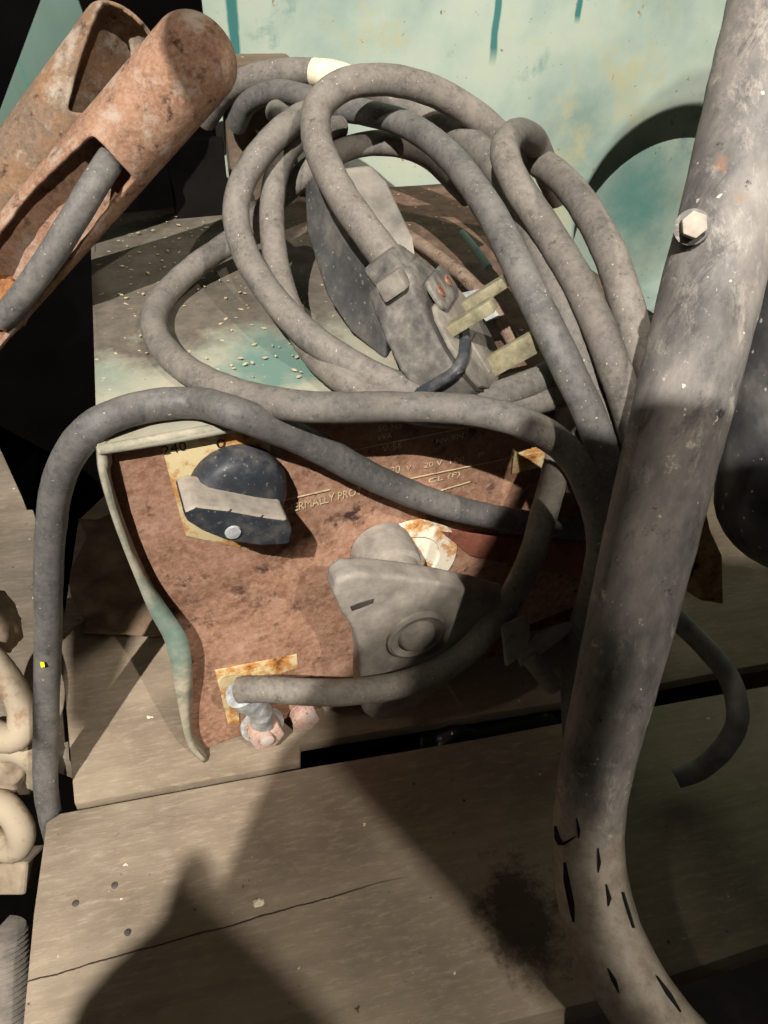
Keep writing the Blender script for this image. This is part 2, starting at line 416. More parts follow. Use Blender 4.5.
# green sheet-metal tank wall with a round pressed recess
def tank_wall():
    bm = bmesh.new(); y = .43
    A, B, C = Yp(584, 197, y), Yp(640, 127, y), Yp(698, 106, y)
    def cc2(a, b, c_):
        d = 2 * (a.x * (b.z - c_.z) + b.x * (c_.z - a.z) + c_.x * (a.z - b.z)); q = [v.x * v.x + v.z * v.z for v in (a, b, c_)]
        return Vector(((q[0] * (b.z - c_.z) + q[1] * (c_.z - a.z) + q[2] * (a.z - b.z)) / d, y, (q[0] * (c_.x - b.x) + q[1] * (a.x - c_.x) + q[2] * (b.x - a.x)) / d))
    c = cc2(A, B, C); R0 = (A - c).length
    prof = [(0.0, .026), (R0 * .55, .027), (R0 * .86, .027), (R0 * .955, .025), (R0 * .970, .020), (R0 * .98, .006), (R0 * 1.0, .0015), (R0 * 1.05, 0), (R0 * 1.12, .0004), (R0 * 1.4, .0002)]
    n = 96; rings = []
    for r, d in prof:
        if r == 0: rings.append([bm.verts.new((c.x, y + d, c.z))]); continue
        rings.append([bm.verts.new((c.x + r * math.cos(2*math.pi*k/n), y + d, c.z + r * math.sin(2*math.pi*k/n))) for k in range(n)])
    x0, x1, z0, z1 = Yp(204, 20, y).x, .95, -.16, .62
    last = []
    for k in range(n):
        ca, sa = math.cos(2*math.pi*k/n), math.sin(2*math.pi*k/n); t = 1e9
        if ca > 1e-6: t = min(t, (x1 - c.x) / ca)
        if ca < -1e-6: t = min(t, (x0 - c.x) / ca)
        if sa > 1e-6: t = min(t, (z1 - c.z) / sa)
        if sa < -1e-6: t = min(t, (z0 - c.z) / sa)
        last.append(bm.verts.new((c.x + ca * t, y, c.z + sa * t)))
    rings.append(last)
    for A, B in zip(rings, rings[1:]):
        for k in range(n):
            k2 = (k + 1) % n
            bm.faces.new((A[0], B[k], B[k2])) if len(A) == 1 else bm.faces.new((A[k], A[k2], B[k2], B[k]))
    o = finish(bm, 'wall_tank', M_WALL, angle=50)
    sm = o.modifiers.new('thickness', 'SOLIDIFY'); sm.thickness = .0025; sm.offset = 1
    return tag(o, kind='structure')
tank_wall()
bm = prism_bm([Yp(x, y, .40) for x, y in [(-30, 190), (42, -4), (77, -4), (96, 50), (110, 90), (90, 205), (-60, 215)]], (0, .003, 0), .0008)  # outline cut along a shadow edge, so the shade is in its shape
tag(finish(bm, 'metal_sheet', M_DOOR), 'faded green metal sheet standing behind the two rusty tubes', 'sheet')

# ================================================================== WELDER
w = thing('arc_welder', P0 + EX * .08 + EY * .09, 'rusty old box welder with green case, two front knobs and cables heaped on top', 'welder')
xR = .200
# front panel
xTL, _, zTL = Lc(F(108, 447)); xBL, _, _ = Lc(F(196, 752))
bm = bmesh.new()
panel = [W(xBL, 0, .001), W(.115, 0, .016), W(xR, 0, .030), W(xR, 0, HT - .002), W(xTL, 0, HT - .002), W(Lc(F(118, 520))[0], 0, Lc(F(118, 520))[2]), W(Lc(F(160, 620))[0], 0, Lc(F(160, 620))[2])]
prism_bm(panel, EY * .003, bm=bm)
finish(bm, 'front_panel', M_RUST, w, smooth=False)
# case: top sheet, rounded front fold, left and right sides, back, as one wrapped sheet
def case_mesh():
    bm = bmesh.new(); th = .002; ov = .0040
    cl = W(*[Lc(F(97, 447, .004))[0], -ov, HT]); Lx = Lc(F(97, 447, .004))[0]
    bl = Zp(90, 235, HT); bx, by, _ = Lc(bl)
    slope = (bx - Lx) / by; D_ = .192
    nx, ny = 26, 22; top = []
    for j in range(ny + 1):
        row = []
        ly = -ov + (D_ + ov) * (j / ny)
        for i in range(nx + 1):
            xl = Lx + slope * (ly + ov); lx = xl + (xR + .004 - xl) * i / nx
            z = HT + .0012 * noise.noise(Vector((lx * 22, ly * 22, 1)))
            row.append(bm.verts.new(W(lx, ly, z)))
        top.append(row)
    for j in range(ny):
        for i in range(nx): bm.faces.new((top[j][i], top[j][i+1], top[j+1][i+1], top[j+1][i]))
    # front fold curling down
    prev = top[0]
    for k, (dy, dz) in enumerate(((-.0009, -.0004), (-.0014, -.0012), (-.0012, -.0022), (-.0004, -.0028))):
        row = []
        for i in range(nx + 1):
            lx, ly, lz = Lc(top[0][i].co)
            row.append(bm.verts.new(W(lx, ly + dy, lz + dz)))
        for i in range(nx): bm.faces.new((row[i], row[i+1], prev[i+1], prev[i]))
        prev = row
    # left side sheet: front edge follows the dented line
    edge = [(97, 447), (99, 470), (108, 505), (122, 545), (138, 585), (150, 612), (165, 640), (174, 680), (180, 715), (188, 745), (205, 770)]
    fr = []
    for (px, py) in edge:
        lx, ly, lz = Lc(F(px, py, .006)); fr.append((lx, ly, max(lz, .001)))
    fr[0] = (Lx, -ov, HT)
    cols = []
    for q in range(13):
        t = q / 12; col = [top[min(ny, round(ny * t))][0]] if False else []
        for n_, (lx, ly, lz) in enumerate(fr):
            fy = ly + (D_ + .0 - ly) * t
            x_back = Lx + slope * (fy + ov)
            k_ = min(1, t * 4); xx = lx + slope * (fy - ly) if True else 0
            col.append(bm.verts.new(W(xx, fy, lz)))
        cols.append(col)
    for q in range(12):
        for n_ in range(len(fr) - 1):
            bm.faces.new((cols[q][n_], cols[q+1][n_], cols[q+1][n_+1], cols[q][n_+1]))
    # right side
    rt = [[bm.verts.new(W(xR + .004, -ov + (D_ + ov) * t, z)) for z in (HT, .004)] for t in (0, .5, 1)]
    for a, b in zip(rt, rt[1:]): bm.faces.new((a[0], b[0], b[1], a[1]))
    bmesh.ops.remove_doubles(bm, verts=bm.verts, dist=.0006)
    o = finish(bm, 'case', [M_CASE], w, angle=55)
    s = o.modifiers.new('sheet', 'SOLIDIFY'); s.thickness = th; s.offset = -1
    return o, fr, Lx
case, FR, LX = case_mesh()
# back plate closing the case
bm = bmesh.new(); bx0 = LX + .0
prism_bm([W(bx0 + .01, .186, .004), W(xR, .186, .004), W(xR, .186, HT - .003), W(bx0 + .01, .186, HT - .003)], EY * .002, bm=bm)
finish(bm, 'back_plate', M_RUSTD, w, smooth=False)
# turned flange running down the left edge of the case
bm = bmesh.new()
pts = [Vector(W(*p)) for p in FR]; pts = catmull(pts, 5)
sect = []
for i, p in enumerate(pts):
    t = i / (len(pts) - 1)
    wd = .0036 + .0042 * math.exp(-((t - .62) / .16) ** 2) + (.002 if t < .12 else 0)
    tw = -.9 + 1.1 * math.exp(-((t - .62) / .2) ** 2)
    dx = EX * math.cos(tw) * wd + EY * (-math.sin(tw)) * wd * .8
    a = p; b = p + dx * .55 - EY * .0008; c = p + dx
    sect.append([bm.verts.new(a), bm.verts.new(b), bm.verts.new(c)])
for A, B in zip(sect, sect[1:]):
    for k in range(2): bm.faces.new((A[k], A[k+1], B[k+1], B[k]))
o = finish(bm, 'flange', M_LIP, w, angle=80); s = o.modifiers.new('sheet', 'SOLIDIFY'); s.thickness = .0014; s.offset = 0
# rounded worn fold along the top front edge
fold = [W(LX + .0005 + (xR + .003 - LX) * t, -.0040 + .0005 * math.sin(9 * t), HT - .0011) for t in [i / 24 for i in range(25)]]
tube('front_fold', fold, .0016, M_LIP, w, 2, 12, .12)

# base angle and red bar low on the right
def fpoly(pts, off): return [F(x, y, off) for x, y in pts]
prism('cross_bar', fpoly([(440, 532), (606, 545), (606, 580), (540, 572), (470, 556)], .002), EY * .004, M_RUSTR, w, .0008)
prism('base_strip', [W(.03, .004, 0), W(xR, .004, 0), W(xR, .004, .012), W(.03, .004, .012)], EY * .16, M_RUSTD, w, .001)

# ---- dial plate and selector knob
dp = prism('dial_plate', fpoly([(160, 441), (222, 432), (268, 430), (273, 470), (279, 508), (240, 548), (186, 536), (176, 500)], .0006), EY * .0007, M_DIAL, w, .0003)
def text_mesh(items, name, m, parent, off):
    """items: (string, left px, baseline px, height px, right px) lying on the front panel"""
    bm = bmesh.new()
    for s, x, y, hgt, x2, y2 in items:
        cu = bpy.data.curves.new('t', 'FONT'); cu.body = s; cu.size = 1.0; cu.extrude = 0.012; cu.resolution_u = 2
        tmp = bpy.data.objects.new('t', cu); COL.objects.link(tmp)
        dg = bpy.context.evaluated_depsgraph_get(); me = bpy.data.meshes.new_from_object(tmp.evaluated_get(dg))
        bpy.data.objects.remove(tmp); bpy.data.curves.remove(cu)
        xs = [v.co.x for v in me.vertices]; ys = [v.co.y for v in me.vertices]
        a = F(x, y, off); b = F(x2, y2, off); c = F(x, y - hgt, off)
        ux = (b - a); uy = EZ * (c.z - a.z)
        wd = max(xs) - min(xs); ht = max(ys) - min(ys); k0 = len(bm.verts)
        vs = [bm.verts.new(a + ux * ((v.co.x - min(xs)) / wd) + uy * ((v.co.y - min(ys)) / ht) - EY * v.co.z * .004) for v in me.vertices]
        for p in me.polygons:
            try: bm.faces.new([vs[i] for i in p.vertices])
            except ValueError: pass
        bpy.data.meshes.remove(me)
    return finish(bm, name, m, parent, smooth=False)
text_mesh([('240', 163, 455, 9, 187, 450), ('0', 217, 449, 9, 226, 447)], 'dial_lettering', M_INK, dp, .0009)
text_mesh([('THERMALLY PROT', 280, 515, 8, 362, 494), ('50 Hz', 378, 432, 6, 402, 428), ('kVA', 378, 441, 6, 392, 438), ('V 56', 382, 453, 7, 402, 448),
           ('20', 390, 475, 8, 400, 473), ('V', 406, 471, 5, 411, 470), ('NV', 436, 444, 5, 448, 442), ('EN', 452, 440, 5, 463, 438),
           ('100', 450, 464, 5, 464, 461), ('P', 478, 458, 5, 483, 457), ('CL (F)', 428, 485, 6, 460, 477), ('20 V', 424, 468, 5, 442, 465)],
          'rating_lettering', M_CREAM, w, .0006)
bm = bmesh.new()
for x, y, x2, y2 in ((282, 501, 330, 490), (330, 455, 500, 421), (400, 481, 540, 452), (440, 491, 470, 482)):
    a, b = F(x, y, .0006), F(x2, y2, .0006)
    prism_bm([a, b, b + EZ * .00045, a + EZ * .00045], -EY * .0002, bm=bm)
finish(bm, 'rating_lines', M_CREAM, w, smooth=False)
prism('warning_sticker', fpoly([(514, 452), (545, 446), (548, 466), (512, 474)], .0008), EY * .0008, M_DIAL, w, .0002)

NF = -EY                                                    # out of the front
kc = F(236, 482, .0)
k1 = lathe('selector_knob', kc, NF, [(.0008, .0155), (.004, .0160), (.0085, .0150), (.0105, .0130), (.0112, .009), (.0112, 0)], M_BLACK, w, 40)
bar_f = [F(x, y, .021) for x, y in [(183, 512), (196, 506), (230, 510), (262, 516), (287, 519), (293, 530), (290, 545), (262, 547), (228, 542), (203, 532), (187, 522)]]
def two_tone(name, poly, vec, m, parent, bev, test):
    bm = prism_bm(poly, vec, bev, 3)
    for f in bm.faces:
        f.normal_update()
        f.material_index = 1 if test(f) else 0
    return finish(bm, name, m, parent, angle=35)
two_tone('pointer_grip', bar_f, EY * .0165, [M_BLACK, M_DUST], k1, .0015, lambda f: f.normal.z > .55)
lathe('knob_screw', F(233, 532, .0212), NF, [(0, .0026), (.0006, .0024), (.0007, 0)], M_SILVER, k1, 16)

# ---- round white backing ring and big grey handle
rc = F(408, 560, 0)
lathe('backing_ring', rc, NF, [(0, .0215), (.0014, .0212), (.0015, .0135), (.0003, .0130), (.0003, 0)], M_DIALW, w, 48)
hb = F(395, 574, .016) + EY * .016
h1 = lathe('current_handle', hb, NF, [(.0004, .0122), (.012, .0120), (.0150, .0112), (.016, .0095), (.026, .009)], M_GREYK, w, 36)
wing = [(334, 590), (336, 577), (348, 570), (370, 569), (405, 572), (440, 577), (480, 585), (512, 594), (520, 606), (508, 622), (484, 640), (462, 662), (440, 684), (415, 702), (392, 714), (375, 716), (364, 708), (360, 690), (360, 660), (359, 640), (352, 622), (342, 608)]
bm = prism_bm([F(x, y + 6, .030) for x, y in wing], EY * .010, .0034, 4)
finish(bm, 'handle_wings', M_GREYK, h1, angle=60)
cc = F(416, 634, .030)
lathe('handle_cap', cc, NF, [(-.001, .0124), (.0012, .0120), (.0018, .0108), (.0011, .0098), (.0006, .0076), (.0022, .0070), (.0030, .0058), (.0031, 0)], M_GREYK, h1, 36)
prism('grip_notch', [F(x, y, .0303) for x, y in [(350, 607), (360, 603), (374, 599), (373, 603), (361, 608), (352, 611)]], EY * .0004, M_DARKM, h1)

# ---- terminal: yellow label plate, lug, bolts
prism('terminal_plate', fpoly([(215, 671), (297, 655), (298, 668), (236, 686), (240, 724), (228, 724)], .0006), EY * .0007, M_DIAL, w, .0002)
def bolt(name, c, axis, r, L, m, parent, hexa=True):
    ax = Vector(axis).normalized(); a = Vector((0, 0, 1)); u = (a - ax * a.dot(ax)).normalized(); v = ax.cross(u)
    poly = [c + (u * math.cos(math.pi*k/3 + .3) + v * math.sin(math.pi*k/3 + .3)) * r for k in range(6)]
    bm = prism_bm(poly, ax * L, r * .14, 2)
    return finish(bm, name, m, parent, angle=50)
t1 = lathe('terminal_washer', F(262, 724, .003), NF + EZ * .15, [(0, .0098), (.0015, .0096), (.0016, 0)], M_SILVER, w, 28)
bolt('terminal_nut', F(263, 724, .0045), NF + EZ * .15, .0082, .008, M_RUSTP, t1)
lathe('terminal_stud', F(266, 737, .0125), NF + EZ * .15, [(-.002, .0032), (.0025, .0031), (.003, .002), (.003, 0)], M_RUSTP, t1, 18)
t2 = lathe('terminal_washer', F(302, 712, .001), NF + EZ * .1, [(0, .0058), (.0012, .0056), (.0013, 0)], M_RUSTP, w, 24)
bolt('terminal_nut', F(303, 712, .002), NF + EZ * .1, .0066, .006, M_RUSTP, t2)
# folded carry handle strap on the top
tube('carry_strap', [T(408, 236, -.002), T(440, 258, .002), T(470, 282, .004), T(500, 318, .003), T(520, 352, -.002)], .0028, M_STRAP, w, 6, 10, .1)

# ================================================================== CABLES
def cable(name, pts, r, m, label, group=None, n=18):
    c = bpy.data.objects
    o = tube(name, pts, r, m, None, 10, n, .05)
    return tag(o, label, 'cable', group)
# mains flex: plug -> arch -> right flank
pe = D(402, 280, .232)
power = thing('power_cable', D(420, 330, .245), 'grey flex arching over the coil and ending in the three-pin plug', 'cable')
tube('flex', [pe + (D(412, 292, .233) - pe) * 1.0, pe, D(383, 253, .236), D(356, 217, .241), D(333, 180, .248), D(317, 140, .256), D(319, 106, .262), D(344, 85, .265), D(388, 80, .270), D(430, 90, .276), D(470, 112, .284),
      D(512, 146, .292), D(545, 166, .286), D(578, 198, .262), D(608, 250, .244), D(628, 310, .236), D(645, 380, .238), D(660, 450, .255), D(672, 540, .29)], .0054, M_CABLE2, power, 10, 18, .05)
# taped welding lead
lead_pts = [D(205, 120, .37), D(222, 96, .355), D(240, 83, .345), D(275, 73, .335), D(318, 73, .328), D(360, 84, .32), D(400, 102, .313), D(440, 121, .303), D(483, 153, .284), D(516, 196, .262), D(541, 246, .246), D(566, 312, .236), D(582, 360, .236), D(606, 420, .244), D(622, 480, .262)]
lead = thing('welding_lead', D(300, 90, .33), 'grey lead bound with cream tape at the very back of the coil', 'cable')
tube('lead', lead_pts, .0056, M_CABLE, lead, 10, 18, .05)
tube('cream_binding', [D(314, 73, .3278), D(335, 76.5, .3245), D(357, 83, .3205)], .0061, M_TAPE, lead, 6, 18, .08)
# lead that crosses the coil in front of the others then runs along the panel to the boards
cable('welding_lead', [D(236, 125, .36), D(248, 103, .345), D(275, 92, .332), D(306, 97, .318), D(338, 108, .304), D(368, 113, .294), D(405, 124, .283), D(447, 154, .262), D(491, 213, .240), D(529, 290, .224), D(566, 365, .219), D(602, 450, .228), D(604, 500, .238), D(622, 545, .255),
                       D(655, 570, .275), D(668, 540, .28), D(640, 522, .272), F(600, 528, .010), F(560, 527, .009), F(510, 520, .009), F(440, 504, .009), F(375, 478, .010), F(300, 439, .011), F(232, 412, .012), T(195, 403, .0005), T(150, 406, .0005), D(98, 424, .2155), D(63, 468, .226), D(50, 540, .246), D(48, 640, .274), D(46, 730, .294), D(46, 790, .308), D(56, 840, .326)],
      .0049, M_CABLE3, 'dark lead crossing the welder front and hanging down its left side')
# front loop
cable('welding_lead', [D(470, 196, .292), D(425, 154, .30), D(378, 143, .302), D(330, 156, .296), D(286, 190, .290), T(240, 234, .010), T(192, 269, .003), T(162, 300, 0), T(154, 328, 0), T(177, 362, 0), T(238, 394, .002), T(312, 407, .006), D(400, 407, .223), D(470, 410, .220), D(530, 426, .220), D(568, 452, .224), D(590, 492, .232), D(600, 535, .246), D(592, 590, .275), D(574, 650, .302), D(572, 705, .318), D(573, 735, .335)],
      .0047, M_CABLE, 'grey lead making the widest flat loop over the top front edge')
# two inner left arcs that emerge as the short pair under the plug
cable('welding_lead', [D(276, 112, .315), D(296, 124, .30), D(318, 112, .300), D(300, 117, .280), D(272, 140, .270), D(246, 175, .266), D(236, 210, .264), D(243, 247, .260), D(268, 291, .250), D(312, 338, .240), D(365, 372, .233), T(410, 392, .003, .0045), T(452, 406, 0, .0045), T(498, 396, 0, .0045), T(560, 370, .0, .0045), T(622, 338, .0, .0045), T(665, 325, 0, .0045)],
      .0048, M_CABLE, 'grey lead forming the outer of two upright arcs beside the socket')
cable('welding_lead', [D(340, 128, .300), D(308, 131, .288), D(283, 158, .279), D(272, 205, .273), D(280, 280, .262), D(308, 345, .249), T(345, 380, .002, .0045), T(395, 404, .0, .0045), T(448, 414, -.002, .0045), T(500, 409, -.004, .0045), T(566, 393, -.006, .0045), T(610, 378, -.006, .0045), T(660, 366, -.006, .0045)],
      .0046, M_CABLE2, 'grey lead forming the inner upright arc, lower of the pair under the plug')
# kinked strand at the right of the coil
cable('welding_lead', [D(560, 200, .312), D(549, 178, .305), D(541, 155, .290), D(531, 138, .276), D(515, 134, .264), D(505, 150, .254), D(514, 180, .248), D(544, 226, .240), D(582, 290, .229), D(614, 366, .226), D(634, 430, .236), D(656, 500, .258)],
      .0051, M_CABLE2, 'grey lead with a tight kink standing up at the top right of the coil')
# lead bolted to the terminal
wl = thing('welding_lead', F(262, 735, .01), 'grey lead sweeping under the big handle, its metal lug bolted to the terminal', 'cable')
tube('lead', [F(240, 690, .017), F(262, 689, .022), F(310, 692, .029), F(360, 691, .036), F(410, 682, .038), F(460, 657, .036), F(500, 615, .032), F(528, 565, .026), F(545, 510, .020), F(558, 462, .013), F(566, 425, .006), D(585, 385, .243), D(610, 340, .246)], .0052, M_CABLE4, wl, 10, 18, .05)
tube('crimp_lug', [F(240, 694, .018), F(252, 702, .016), F(262, 712, .013), F(262, 722, .0105)], lambda t: .0058 - .001 * t, M_SILVER, wl, 6, 14, .25)
prism('spatter', [Vector(p) for p in [D(40, 662, .2715), D(44, 662, .2715), D(45, 667, .2720), D(41, 668, .2720)]], ray(42, 665) * .001, M_YEL, None, .0)
bpy.data.objects['spatter'].name = 'paint_fleck'
tag(bpy.data.objects['paint_fleck'], 'tiny yellow paint fleck stuck on the dark hanging lead', 'fleck')

# thin cable low on the right
cable('loose_cable', [D(672, 615, .315), D(700, 642, .315), D(728, 676, .310), D(738, 715, .306), D(726, 745, .312), D(702, 768, .316), D(676, 778, .318)], .0044, M_GREYM, 'short grey cable end bowing over the board gap behind the big pipe')

# ================================================================== PLUG (part of the power cable)
Vc = nrm((.28, -.54, .79)); Uc = Vector((.6, .68, .4)); Uc = (Uc - Vc * Uc.dot(Vc)).normalized(); Nc = Uc.cross(Vc)
if Nc.z > 0: Nc = -Nc
U, N, V = ROT @ Uc, ROT @ Nc, ROT @ Vc
DPL = .232; K = DPL / .2676                                     # plug scale
O = D(461, 332, DPL)                                            # centre of the pin face, between pins and earth
def PL(u, v, n): return O + (U * u + V * v + N * n) * .001 * K
face = [(-31, -9), (-30, 9), (-24, 14), (-15, 19), (-4, 23), (8, 23.5), (17, 20), (22, 13), (23.5, 4), (23.5, -4), (22, -13), (17, -20), (8, -23.5), (-4, -23), (-15, -19), (-24, -14)]
bm = prism_bm([PL(u, v, 0) for u, v in face], -N * .018 * K, .0024, 4)
plug = finish(bm, 'plug', M_PLUG, power, angle=60)
prism('plug_face', [PL(u * .88 + 1.6, v * .88, .2) for u, v in [(-19, -14), (-19, 14), (-15, 19), (-4, 23), (8, 23.5), (17, 20), (22, 13), (23.5, 4), (23.5, -4), (22, -13), (17, -20), (8, -23.5), (-4, -23), (-15, -19)]], N * .0022 * K, M_PLUGF, plug, .0009, 2)
prism('face_groove_shade', [PL(u * .95 + .6, v * .95, -.2) for u, v in [(-19, -14), (-19, 14), (-15, 19), (-4, 23), (8, 23.5), (17, 20), (22, 13), (23.5, 4), (23.5, -4), (22, -13), (17, -20), (8, -23.5), (-4, -23), (-15, -19)]], N * .0008 * K, M_DARKM, plug)  # dark plate stands in for the shaded groove round the pin face
prism('pin_bridge', [PL(u, v, 2) for u, v in [(4, -5), (4, 5), (17, 6), (17, -6)]], N * .0012 * K, M_PLUGF, plug, .0005)
prism('fuse_cover', [PL(u, v, 2.2) for u, v in [(-23, -10), (-23, 10), (-20, 12), (-13, 12), (-11, 10), (-11, -10), (-13, -12), (-20, -12)]], N * .0020 * K, M_PLUG, plug, .0008)
for v in (-6, 6):
    s_ = lathe('cover_screw', PL(-17, v, 4.0), N, [(0, .0022 * K), (.0006, .0021 * K), (.0007, 0)], M_COPPER, plug, 18)
    prism('screw_slot', [PL(-17 + a, v + b, 4.75) for a, b in [(-1.6, -.4), (1.6, -.2), (1.6, .3), (-1.6, .1)]], N * .00008, M_INK, s_)
def pin(u, v, du, dv, L):
    poly = [PL(u - du, v - dv, 1.5), PL(u + du, v - dv, 1.5), PL(u + du, v + dv, 1.5), PL(u - du, v + dv, 1.5)]
    return finish(prism_bm(poly, N * L * .001 * K, .0008, 2), 'pin', M_BRASS, plug, angle=40)
pin(-5, -12.6, 2.2, 3.2, 18.0); pin(-5, 12.6, 2.2, 3.2, 18.5); pin(16.5, 0, 4.0, 2.0, 24)
bm = prism_bm([PL(u, v, n) for u, v, n in [(-38, -6, -3), (-38, 6, -3), (-29, 10, -1), (-29, -10, -1)]], -N * .013 * K, .002, 3)
finish(bm, 'cord_grip', M_PLUG, plug, angle=50)
prism('grip_block', [PL(u, v, -1) for u, v in [(-32, -15), (-25, -17), (-25, -10), (-32, -9)]], -N * .010 * K, M_PLUGF, plug, .001)
tube('black_band', [PL(6, -24.2, -17), PL(6, -25, -8), PL(5.5, -24, .5), PL(3, -17, 3.2), PL(0, -8, 3.4), PL(-2, -3, 3.0)], .0021 * K, M_BLACK, plug, 6, 10)

# socket block under the plug
so = thing('trailing_socket', D(350, 300, .29), 'dusty black rubber socket block wedged inside the coil under the plug', 'socket')
A_ = [(330, 168, .262), (372, 164, .266), (388, 182, .263), (414, 235, .250), (417, 262, .246), (396, 286, .246)]
B_ = [(333, 172, .262), (300, 182, .290), (303, 235, .288), (330, 310, .276), (346, 330, .270), (388, 366, .262), (388, 300, .250)]
bm = bmesh.new()
topf = [D(*p) for p in [(328, 168, .262), (372, 163, .268), (388, 180, .264), (414, 235, .251), (418, 262, .247), (398, 292, .246), (366, 240, .251), (340, 190, .258)]]
dn = (D(340, 330, .300) - D(372, 250, .255)).normalized() * .030
bm = prism_bm(topf, dn, .0026, 4)
finish(bm, 'socket_body', M_SOCK, so, angle=60)
lw = [D(*p) for p in [(330, 172, .262), (304, 182, .282), (306, 232, .282), (326, 296, .272), (350, 332, .266), (386, 362, .258), (386, 300, .249), (352, 220, .254)]]
bm = prism_bm(lw, (D(380, 250, .285) - D(360, 260, .262)).normalized() * .016, .002, 3)
finish(bm, 'socket_skirt', M_BOX, so, angle=60)

# ================================================================== BIG BENT PIPE
pp = thing('bent_pipe', D(640, 990, .235), 'thick scuffed grey bent pipe leaning past the welder, split near its foot', 'pipe')
axis = [D(832, -190, .158), D(800, -60, .166), D(768, 60, .172), D(738, 180, .175), D(706, 310, .179), D(659, 500, .199), D(626, 640, .217), D(598, 760, .240), D(589, 820, .248), D(591, 880, .248), D(607, 940, .242), D(640, 1000, .236), D(690, 1060, .232), D(760, 1130, .232)]
PR = .01195
tube('pipe_body', axis, lambda t: PR * (1.0 + .03 * math.sin(t * 19)), M_PIPE, pp, 12, 40, .025)
vb = (CAM - D(692, 226, .16)).normalized()
bb = D(692, 227, .1665)
b0 = lathe('bolt_washer', bb, vb, [(-.004, .0040), (.0002, .0039), (.0004, .0030), (.0004, 0)], M_PIPE, pp, 24)
bolt('bolt_head', D(692, 226, .166), vb + Vector((.2, 0, .1)), .0030, .0030, M_DUST, b0)
# cracks: thin raised flakes and dark slits near the foot
def surf(px, py, d):
    return D(px, py, d)
for i, sl in enumerate([[(563, 850), (566, 880), (571, 915), (575, 930)], [(598, 850), (599, 868), (597, 874)], [(604, 885), (609, 905), (607, 908)], [(622, 892), (633, 905), (635, 930), (628, 915)], [(608, 965), (617, 985), (622, 1000), (612, 980)], [(657, 980), (672, 1000), (684, 1020), (668, 1002)]]):
    pass
dgx = None
from mathutils.bvhtree import BVHTree
_b = bpy.data.objects['pipe_body']
bvh = BVHTree.FromPolygons([v.co.copy() for v in _b.data.vertices], [tuple(p.vertices) for p in _b.data.polygons])
def hit(px, py, out=.0):
    r = ray(px, py).normalized(); h = bvh.ray_cast(CAM, r)
    return (h[0] + h[1] * out, h[1]) if h[0] is not None else (None, None)
def slit(pxs, wpx):
    """dark split following the pipe's skin"""
    bm = bmesh.new(); rows = []
    for i, (x, y) in enumerate(pxs):
        t = i / (len(pxs) - 1); ww = wpx * math.sin(math.pi * (.08 + .84 * t))
        a, n1 = hit(x - ww / 2, y, .0003); b, n2 = hit(x + ww / 2, y, .0003)
        if a is None or b is None: continue
        rows.append((bm.verts.new(a), bm.verts.new(b)))
    for A, B in zip(rows, rows[1:]): bm.faces.new((A[0], A[1], B[1], B[0]))
    o = finish(bm, 'split', M_HOLE, pp, smooth=False)
    s = o.modifiers.new('d', 'SOLIDIFY'); s.thickness = .0004; s.offset = 0
slit([(556, 826), (558, 838), (562, 845), (570, 840), (576, 836)], 6)
slit([(565, 862), (567, 880), (572, 905), (574, 922)], 6)
slit([(598, 848), (599, 862), (598, 872)], 3.5)
slit([(606, 884), (609, 898), (608, 906)], 4)
slit([(622, 892), (630, 900), (634, 914), (633, 928)], 9)
slit([(608, 968), (614, 980), (619, 992)], 5)
slit([(656, 976), (668, 994), (680, 1012)], 5)
slit([(577, 818), (579, 830), (579, 838)], 3)

# ================================================================== RIGHT: black vessel and bracket
va, vb2 = D(868, 170, .205), D(797, 545, .232); ax = (vb2 - va); L_ = ax.length; ax.normalize()
prof = [(0, .0265), (L_ * .5, .0272), (L_ * .86, .0262)]
for i in range(1, 9):
    a = i / 8 * math.pi / 2; prof.append((L_ * .86 + .024 * math.sin(a), .0262 * math.cos(a) if i < 8 else 0))
tag(lathe('black_cylinder', va, ax, prof, M_VESSEL, None, 56), 'glossy black round-ended cylinder speckled white, beside the big pipe', 'cylinder')
br = prism('bracket', [D(x, y, .262 + (y - 500) * .0001) for x, y in [(690, 505), (704, 503), (710, 530), (722, 556), (723, 604), (700, 600), (684, 590)]], ray(700, 550) * .004, M_CHIP, None, .0008)
tag(br, 'chipped yellow-brown metal bracket between the pipe and the black cylinder', 'bracket')

# clamp bits by the welder's right foot
cl = thing('ground_clamp', Zp(545, 690), 'dark dusty clamp with a stub peg lying by the welder\'s right foot', 'clamp')
prism('jaw', [D(x, y, d) for x, y, d in [(516, 655, .290), (535, 632, .288), (572, 620, .286), (578, 626, .288), (550, 648, .290), (520, 668, .294)]], ray(540, 640) * .010, M_GREYM, cl, .0016, 3)
prism('clamp_body', [D(x, y, d) for x, y, d in [(500, 625, .282), (530, 612, .282), (530, 650, .29), (505, 668, .292)]], ray(515, 640) * .016, M_GREYK, cl, .002, 3)
tube('peg', [D(528, 655, .292), D(540, 670, .296), D(553, 686, .302)], .0038, M_GREYK, cl, 6, 16)
# black plastic scrap in the gap
bm = bmesh.new(); gr = []
for j in range(7):
    row = []
    for i in range(26):
        p = Zp(420 + 155 * i / 25, 735 - 26 * i / 25 - 3 + j * 2.4, -.006); p.z += .006 * noise.noise(p * 120) - .001 * abs(j - 3)
        row.append(bm.verts.new(p))
    gr.append(row)
for a, b in zip(gr, gr[1:]):
    for i in range(25): bm.faces.new((a[i], a[i+1], b[i+1], b[i]))
o = finish(bm, 'plastic_scrap', m_simple('crumpled_black_plastic', [(14, 14, 15), (26, 26, 28)], 80, .3), angle=80)
s = o.modifiers.new('t', 'SOLIDIFY'); s.thickness = .0012
tag(o, 'strip of crumpled shiny black plastic in the gap between the boards', 'scrap')

